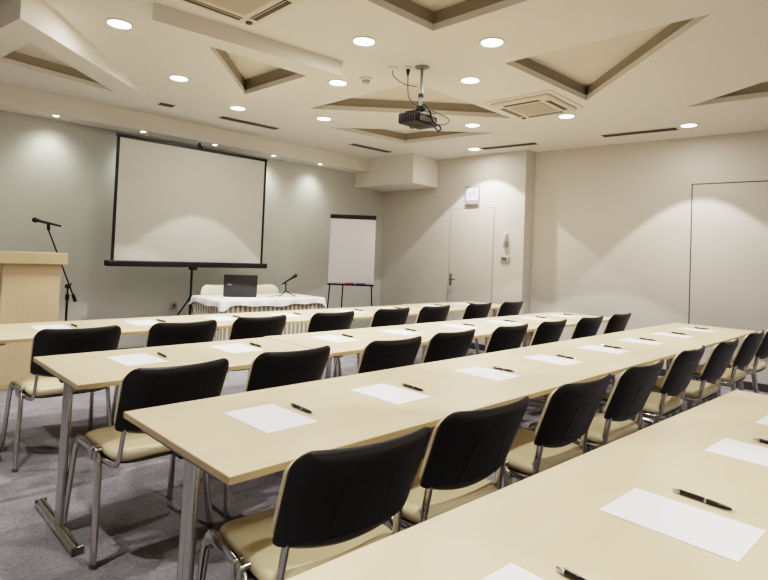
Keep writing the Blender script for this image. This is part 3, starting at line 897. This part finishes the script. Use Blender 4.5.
# ------------------------------------------------------------------ flip chart
def depth_pt(d, u):   # place by distance ahead of the viewpoint
    return Fh*d + Rt*((u-384)/F_PX*d)
fc = Vector((5.33, 6.08, 0))
t = thing('flipchart_easel', 'tall flip chart easel with blank pad near the room corner', 'flip chart', fc, R(-42.5))
bm = BM(); box(bm, -0.33, 0.33, 0.004, 0.02, 0.92, 1.91, 0.004, 1); obj('board', bm, M['whitep'], t)
bm = BM(); box(bm, -0.335, 0.335, -0.022, 0.028, 1.875, 1.935, 0.006, 2); obj('clamp_bar', bm, M['blackmetal'], t, True)
bm = BM(); box(bm, -0.335, 0.335, -0.055, 0.02, 0.905, 0.93, 0.004, 1); tr = obj('pen_tray', bm, M['blackmetal'], t, True)
for s in (-1, 1):
    bm = BM(); tube(bm, [(s*0.30, 0.03, 0.96), (s*0.355, 0.00, 0.0)], 0.010, n=8); obj('leg', bm, M['blackmetal'], t, True)
bm = BM(); tube(bm, [(-0.10, 0.04, 1.50), (-0.15, 0.50, 0.0)], 0.010, n=8); obj('leg', bm, M['blackmetal'], t, True)
t2 = thing('flipchart_pad', 'blank white paper pad hanging on the flip chart easel', 'paper pad', fc, R(-42.5))
bm = BM()
# slightly curling sheet
N = 12
rows = []
for i in range(N+1):
    z = 1.885 - i*(1.885-0.945)/N
    f = (i/N)
    rows.append([bm.verts.new((-0.32+0.64*j/8, -0.004-0.006*math.sin(PI*f)-0.003*math.sin(j/8*PI), z)) for j in range(9)])
rows2 = [[bm.verts.new((v.co.x, 0.0035, v.co.z)) for v in r] for r in rows]
for g in (rows, rows2):
    for i in range(N):
        for j in range(8): bm.faces.new((g[i][j], g[i][j+1], g[i+1][j+1], g[i+1][j]))
for i in range(N):
    for j in (0, 8): bm.faces.new((rows[i][j], rows[i+1][j], rows2[i+1][j], rows2[i][j]))
for j in range(8):
    for i in (0, N): bm.faces.new((rows[i][j], rows[i][j+1], rows2[i][j+1], rows2[i][j]))
obj('sheets', bm, M['pad'], t2, True)
Mf = Matrix.Translation(fc) @ Matrix.Rotation(R(-42.5), 4, 'Z')
for dx, mt, nm in ((-0.02, 'red', 'red'), (0.14, 'blue', 'blue')):
    bm = BM(); tube(bm, [(-0.06, 0, 0), (0.06, 0, 0)], 0.008, n=10); bmesh.ops.transform(bm, matrix=Matrix.Rotation(0, 4, 'Z'), verts=bm.verts)
    mk = thing('marker_pen', '%s marker lying in the flip chart tray' % nm, 'marker', Mf @ Vector((dx, -0.042, 0.9385)), R(-42.5))
    obj('barrel', bm, M[mt], mk, True)
    bm = BM(); tube(bm, [(0.045, 0, 0), (0.068, 0, 0)], 0.009, n=10); obj('cap', bm, M['pen'], mk, True)

# ------------------------------------------------------------------ presenter table
hx0, hx1, hy0, hy1, hz = 3.06, 4.50, 5.62, 6.38, 0.785
hc = ((hx0+hx1)/2, (hy0+hy1)/2)
t = thing('presenter_table', 'speaker table hidden under the white cloth below the laptop', 'table', (*hc, 0))
hw_, hd_ = (hx1-hx0)/2, (hy1-hy0)/2
bm = BM(); box(bm, -hw_+0.02, hw_-0.02, -hd_+0.02, hd_-0.02, hz-0.035, hz-0.008, 0.003, 1); obj('tabletop', bm, M['wood'], t)
for sx_ in (-1, 1):
    for sy_ in (-1, 1):
        bm = BM(); tube(bm, [(sx_*(hw_-0.10), sy_*(hd_-0.09), hz-0.03), (sx_*(hw_-0.10), sy_*(hd_-0.09), 0)], 0.018, n=12); obj('leg', bm, M['chrome'], t, True)
# cloth: top plus a short scalloped drop
bm = BM()
def rr(hx, hy, r, n=6, sub=14):
    pts = []
    for (cx, cy, a0) in ((hx-r, hy-r, 0), (-hx+r, hy-r, 90), (-hx+r, -hy+r, 180), (hx-r, -hy+r, 270)):
        for k in range(n+1):
            a = R(a0+90*k/n); pts.append((cx+r*math.cos(a), cy+r*math.sin(a)))
    out = []
    for i in range(len(pts)):
        a, b = Vector(pts[i]), Vector(pts[(i+1) % len(pts)])
        m = max(1, int((b-a).length/0.03))
        for k in range(m): out.append(tuple(a.lerp(b, k/m)))
    return out
ol = rr(hw_+0.012, hd_+0.012, 0.05)
n = len(ol)
per = [0.0]
for i in range(n):
    per.append(per[-1]+(Vector(ol[i])-Vector(ol[(i+1) % n])).length)
topc = bm.verts.new((0, 0, hz+0.002))
ra = [bm.verts.new((x*0.985, y*0.98, hz+0.002)) for x, y in ol]
rb = [bm.verts.new((x, y, hz-0.008)) for x, y in ol]
rc_, rd_ = [], []
for i, (x, y) in enumerate(ol):
    s = per[i]; d = 0.070 + 0.010*math.sin(s*7.0) + 0.008*math.sin(s*17+1)
    corner = (abs(x) > hw_-0.05) and (abs(y) > hd_-0.05)
    if corner: d += 0.035
    off = 0.008 + 0.006*math.sin(s*23) + (0.006 if corner else 0)
    L = math.hypot(x, y)
    nx2, ny2 = (math.copysign(1, x) if abs(x) > hw_-0.04 else 0), (math.copysign(1, y) if abs(y) > hd_-0.04 else 0)
    rc_.append(bm.verts.new((x+nx2*off*0.7, y+ny2*off*0.7, hz-d*0.55)))
    rd_.append(bm.verts.new((x+nx2*off*1.4, y+ny2*off*1.4, hz-d)))
for i in range(n):
    j = (i+1) % n
    bm.faces.new((topc, ra[i], ra[j]))
    for a, b in ((ra, rb), (rb, rc_), (rc_, rd_)): bm.faces.new((a[i], a[j], b[j], b[i]))
c = obj('tablecloth', bm, M['cloth'], None, True, 60); c.location = (*hc, 0)
tag(c, 'white cloth draped over the speaker table', 'tablecloth')
# pleated skirt
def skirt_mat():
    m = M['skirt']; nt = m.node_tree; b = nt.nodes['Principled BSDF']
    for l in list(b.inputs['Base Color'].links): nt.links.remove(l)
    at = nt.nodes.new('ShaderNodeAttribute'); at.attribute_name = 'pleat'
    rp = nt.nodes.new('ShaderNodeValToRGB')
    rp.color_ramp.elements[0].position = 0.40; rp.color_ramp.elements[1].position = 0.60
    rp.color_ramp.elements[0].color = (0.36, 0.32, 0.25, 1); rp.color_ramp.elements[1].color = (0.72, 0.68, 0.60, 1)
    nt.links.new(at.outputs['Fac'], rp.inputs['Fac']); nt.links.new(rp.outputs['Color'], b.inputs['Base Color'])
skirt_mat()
ol2 = rr(hw_-0.004, hd_-0.004, 0.03)
# resample densely
dense = []
tot = 0
for i in range(len(ol2)):
    a, b = Vector(ol2[i]), Vector(ol2[(i+1) % len(ol2)])
    m = max(1, int((b-a).length/0.0075))
    for k in range(m): dense.append(a.lerp(b, k/m))
bm = BM(); vals = []
top, bot = [], []
s = 0; ctr = Vector((0, 0))
for i, p in enumerate(dense):
    if i: s += (p-dense[i-1]).length
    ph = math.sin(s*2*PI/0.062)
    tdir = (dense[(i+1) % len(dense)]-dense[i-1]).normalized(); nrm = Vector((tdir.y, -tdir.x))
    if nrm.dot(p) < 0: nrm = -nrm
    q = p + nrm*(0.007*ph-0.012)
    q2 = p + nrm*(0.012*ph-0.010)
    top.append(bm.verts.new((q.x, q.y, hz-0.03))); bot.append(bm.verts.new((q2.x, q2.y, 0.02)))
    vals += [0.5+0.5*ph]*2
m_ = len(dense)
order = []
for i in range(m_):
    j = (i+1) % m_
    bm.faces.new((top[i], top[j], bot[j], bot[i]))
sk = obj('table_skirt', bm, M['skirt'], None, True, 80); sk.location = (*hc, 0)
tag(sk, 'pleated cream and beige striped skirt around the speaker table', 'table skirt')
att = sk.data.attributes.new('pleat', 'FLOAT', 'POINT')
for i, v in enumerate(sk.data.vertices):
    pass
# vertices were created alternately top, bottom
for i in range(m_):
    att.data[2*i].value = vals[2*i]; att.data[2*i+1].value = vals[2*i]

# two cream chairs behind it, facing the room
def cream_chair(x, y, label):
    t = thing('upholstered_chair', label, 'chair', (x, y, 0), PI, 'cream chairs behind the speaker table')
    bm = BM(); seat_mesh(bm, 0.235, -0.21, 0.23, 0.48, 0.06); obj('seat', bm, M['creamlight'], t, True, 60)
    bm = BM(); shell_grid(bm, True, 20, 18, 0.10, 0.84, 0.22)
    for v in bm.verts: v.co.x *= 1.05; v.co.z = 0.60+(v.co.z-0.60)*1.32
    obj('backrest', bm, M['creamlight'], t, True, 50)
    bm = BM(); shell_grid(bm, False, 20, 18, 0.10, 0.84, 0.22)
    for v in bm.verts: v.co.x *= 1.0; v.co.z = 0.60+(v.co.z-0.60)*1.25; v.co.y += 0.004
    obj('back_shell', bm, M['creamlight'], t, True, 50)
    for s in (-1, 1):
        for e in ((s*0.25, 0.25), (s*0.25, -0.2)):
            bm = BM(); tube(bm, [(s*0.19, e[1]*0.8, 0.43), (e[0], e[1], 0)], 0.011, n=8); obj('leg', bm, M['chrome'], t, True)
        bm = BM(); tube(bm, smooth_path([(s*0.17, -0.1, 0.42), (s*0.17, -0.245, 0.43), (s*0.17, -0.225, 0.66)], 0.05), 0.009, n=8); obj('back_support', bm, M['chrome'], t, True)
cream_chair(3.46, 6.24, 'cream upholstered chair behind the speaker table, left of the laptop')
cream_chair(4.09, 6.24, 'cream upholstered chair behind the speaker table, right of the laptop')

# laptop seen from behind its lid
lp = Vector((3.485, 5.99, hz+0.004))
t = thing('laptop', 'open black laptop with its lid back facing the room, on the white cloth', 'laptop', lp, R(-28))
bm = BM(); box(bm, -0.195, 0.195, 0.0, 0.25, 0.0, 0.018, 0.004, 1); bs_ = obj('keyboard_base', bm, M['laptop'], t, True)
bm = BM(); box(bm, -0.15, 0.15, 0.06, 0.20, 0.018, 0.0195); obj('keys', bm, M['slot'], bs_)
Ml = Matrix.Translation((0, 0.004, 0.012)) @ Matrix.Rotation(R(10), 4, 'X')
bm = BM(); box(bm, -0.197, 0.197, -0.008, 0.0, 0.0, 0.262, 0.004, 2, Ml); ld = obj('lid', bm, M['laptop'], t, True)
bm = BM(); box(bm, -0.17, 0.17, 0.0005, 0.0015, 0.02, 0.24, 0, 1, Ml); obj('display', bm, M['dark'], ld)
bm = BM()
for k, (a, b) in enumerate(((-0.150, -0.142), (-0.138, -0.130), (-0.126, -0.118), (-0.114, -0.106))): box(bm, a, b, -0.0092, -0.008, 0.135-(k % 2)*0.003, 0.149, 0, 1, Ml)
obj('lid_logo', bm, M['logo'], ld)

# table microphone on a small tripod
mp = Vector((4.10, 5.93, hz+0.004))
t = thing('table_microphone_stand', 'small black tabletop tripod microphone stand right of the laptop', 'microphone stand', mp)
for k in range(3):
    a = R(80+120*k)
    bm = BM(); tube(bm, [(0, 0, 0.075), (0.06*math.cos(a), 0.06*math.sin(a), 0.035), (0.13*math.cos(a), 0.13*math.sin(a), 0.005)], 0.006, n=8); obj('leg', bm, M['blackmetal'], t, True)
bm = BM(); tube(bm, [(0, 0, 0.06), (0, 0, 0.165)], 0.009, n=10); obj('pole', bm, M['blackmetal'], t, True)
bm = BM(); tube(bm, [(0, 0, 0.155), (-0.02, 0.01, 0.18)], 0.015, n=10); obj('microphone_clip', bm, M['blackmetal'], t, True)
t = thing('microphone', 'black handheld microphone in the tabletop stand, tilted up to the right', 'microphone', mp+Vector((0, 0, 0.18)))
mic_mesh(t, Vector((0.095, -0.065, 0.085)), (-0.13, 0.09, -0.11), 0.20)
bm = BM(); tube(bm, catmull([(4.06, 5.97, hz+0.012), (3.98, 6.00, hz+0.008), (3.90, 5.93, hz+0.008), (3.84, 5.98, hz+0.008)], 8), 0.004, n=6)
tag(obj('microphone_cable', bm, M['blackmetal'], None, True), 'thin black cable lying left of the tabletop microphone', 'cable')

# ------------------------------------------------------------------ look
SC.view_settings.view_transform = 'Filmic'
SC.view_settings.look = 'High Contrast'
SC.view_settings.exposure = 0.43
SC.cycles.use_denoising = True
SC.cycles.max_bounces = 8
SC.cycles.diffuse_bounces = 5
SC.cycles.sample_clamp_indirect = 6.0
SC.cycles.caustics_reflective = False
SC.cycles.caustics_refractive = False
